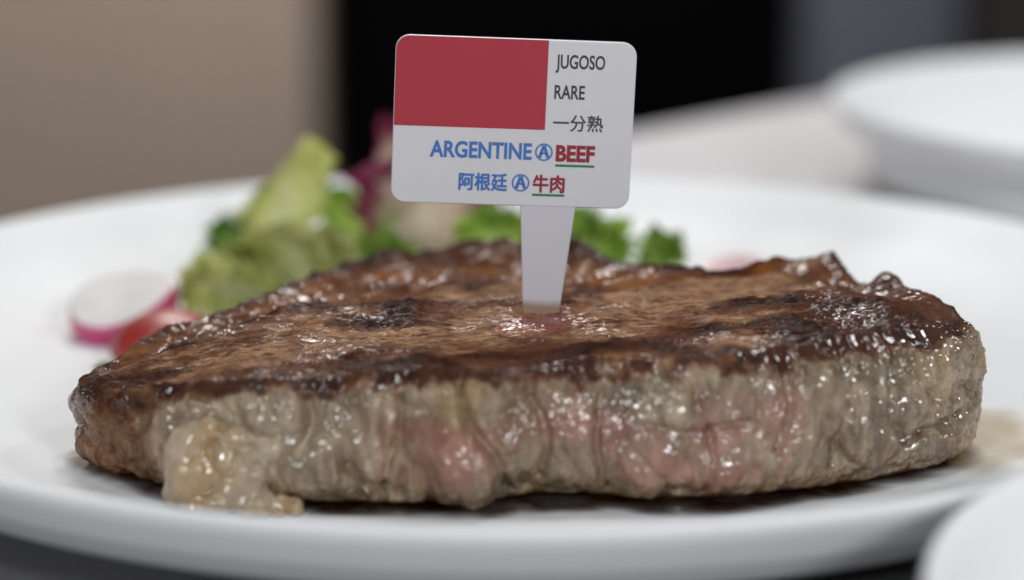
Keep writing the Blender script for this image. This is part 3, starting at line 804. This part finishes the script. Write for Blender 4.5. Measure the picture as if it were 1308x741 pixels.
leaf('lettuce_leaf', 'tiny dark green leaf scrap below the radish slice', 'lettuce', (-8.35, -.9, .80), (0, -74, 20), .75, .25, M['deep_leaf'], .12, 3, .3, .5, 11.8)

def mat_radish(face, skin):
    k = NT('radish')
    e = k.attr('skin')
    n = k.noise(150, 5)
    f = k.mix(k.ramp(n, .4, .7), face, tuple(x * .88 for x in face))
    k.bsdf(Base_Color=k.mix(e, f, skin), Roughness=.3, Coat_Weight=.4, Coat_Roughness=.12, Subsurface_Weight=.2, Subsurface_Scale=.003, Normal=k.bump(n, .3, .0008))
    return k.m
def radish(label, loc, rot, r, th, mat, seed, group='radish slices'):
    prof = [(.001, th), (r * .5, th * 1.02), (r * .86, th), (r * .94, th * .98), (r * .985, th * .9), (r * 1.03, th * .6), (r * 1.03, th * .3), (r * .98, .05 * th), (r * .9, 0), (.001, 0)]
    prof = spline(prof, 60)
    n = 96; th_ = np.linspace(0, 2*np.pi, n, endpoint=False)
    Rr, T = np.meshgrid(np.maximum(prof[:, 0], .001), th_, indexing='ij'); Z = np.repeat(prof[:, 1:2], n, 1)
    Rr = Rr * (1 + .05 * np.sin(2*T + seed) + .03 * np.sin(3*T + 2*seed))
    Z = Z + .06 * r * (np.cos(T + seed) * Rr / r) ** 2
    o = mesh_np('radish_slice', np.stack([Rr*np.cos(T), Rr*np.sin(T), Z], -1).reshape(-1, 3), grid_quads(n, len(prof), True), mat, None,
                {'skin': np.repeat(sstep(.92 * r, .985 * r, prof[:, 0])[:, None], n, 1).reshape(-1)})
    o.location = Vector(loc) * CM; o.rotation_euler = [R(a) for a in rot]
    return tag(o, label, 'radish', group)
M['radish'] = mat_radish((0.74, 0.70, 0.69), (0.48, 0.04, 0.15))
M['pink_radish'] = mat_radish((0.74, 0.48, 0.50), (0.62, 0.20, 0.26))
radish('thick radish slice with white face and magenta skin beside lettuce', (-9.0, 3.2, .95), (20, -8, 0), 1.2, .75, M['radish'], .4)
radish('pale pink radish slice lying behind the right part of steak', (5.5, 5.2, 1.35), (22, 4, 0), 1.0, .30, M['pink_radish'], 1.9)
def mat_tomato():
    k = NT('tomato')
    n = k.noise(80, 4)
    k.bsdf(Base_Color=k.mix(k.ramp(n, .35, .7), (0.27, 0.014, 0.012), (0.38, 0.034, 0.022)), Roughness=.4, Coat_Weight=.15, Coat_Roughness=.2, Subsurface_Weight=.2, Subsurface_Scale=.004,
           Normal=k.bump(k.noise(60, 2), .1, .0006))
    return k.m
M['tomato'] = mat_tomato()
def tomato(label, loc, rot, r):
    """half of a small tomato lying on its cut face"""
    prof = [(.001, .98 * r), (r * .12, .955 * r), (r * .4, .88 * r), (r * .7, .70 * r), (r * .92, .42 * r), (r * 1.0, .14 * r), (r * .98, .03 * r), (r * .9, .0), (r * .5, .02), (.001, .02)]
    o = lathe('tomato_half', spline(prof, 50), M['tomato'], 96, None, .03, .8)
    o.location = Vector(loc) * CM; o.rotation_euler = [R(a) for a in rot]
    return tag(o, label, 'tomato')
tomato('red cherry tomato half lying between radish slice and steak', (-7.55, .6, .78), (0, 6, 0), 1.4)
bpy.data.objects['tomato_half'].scale = (1, 1, .82)
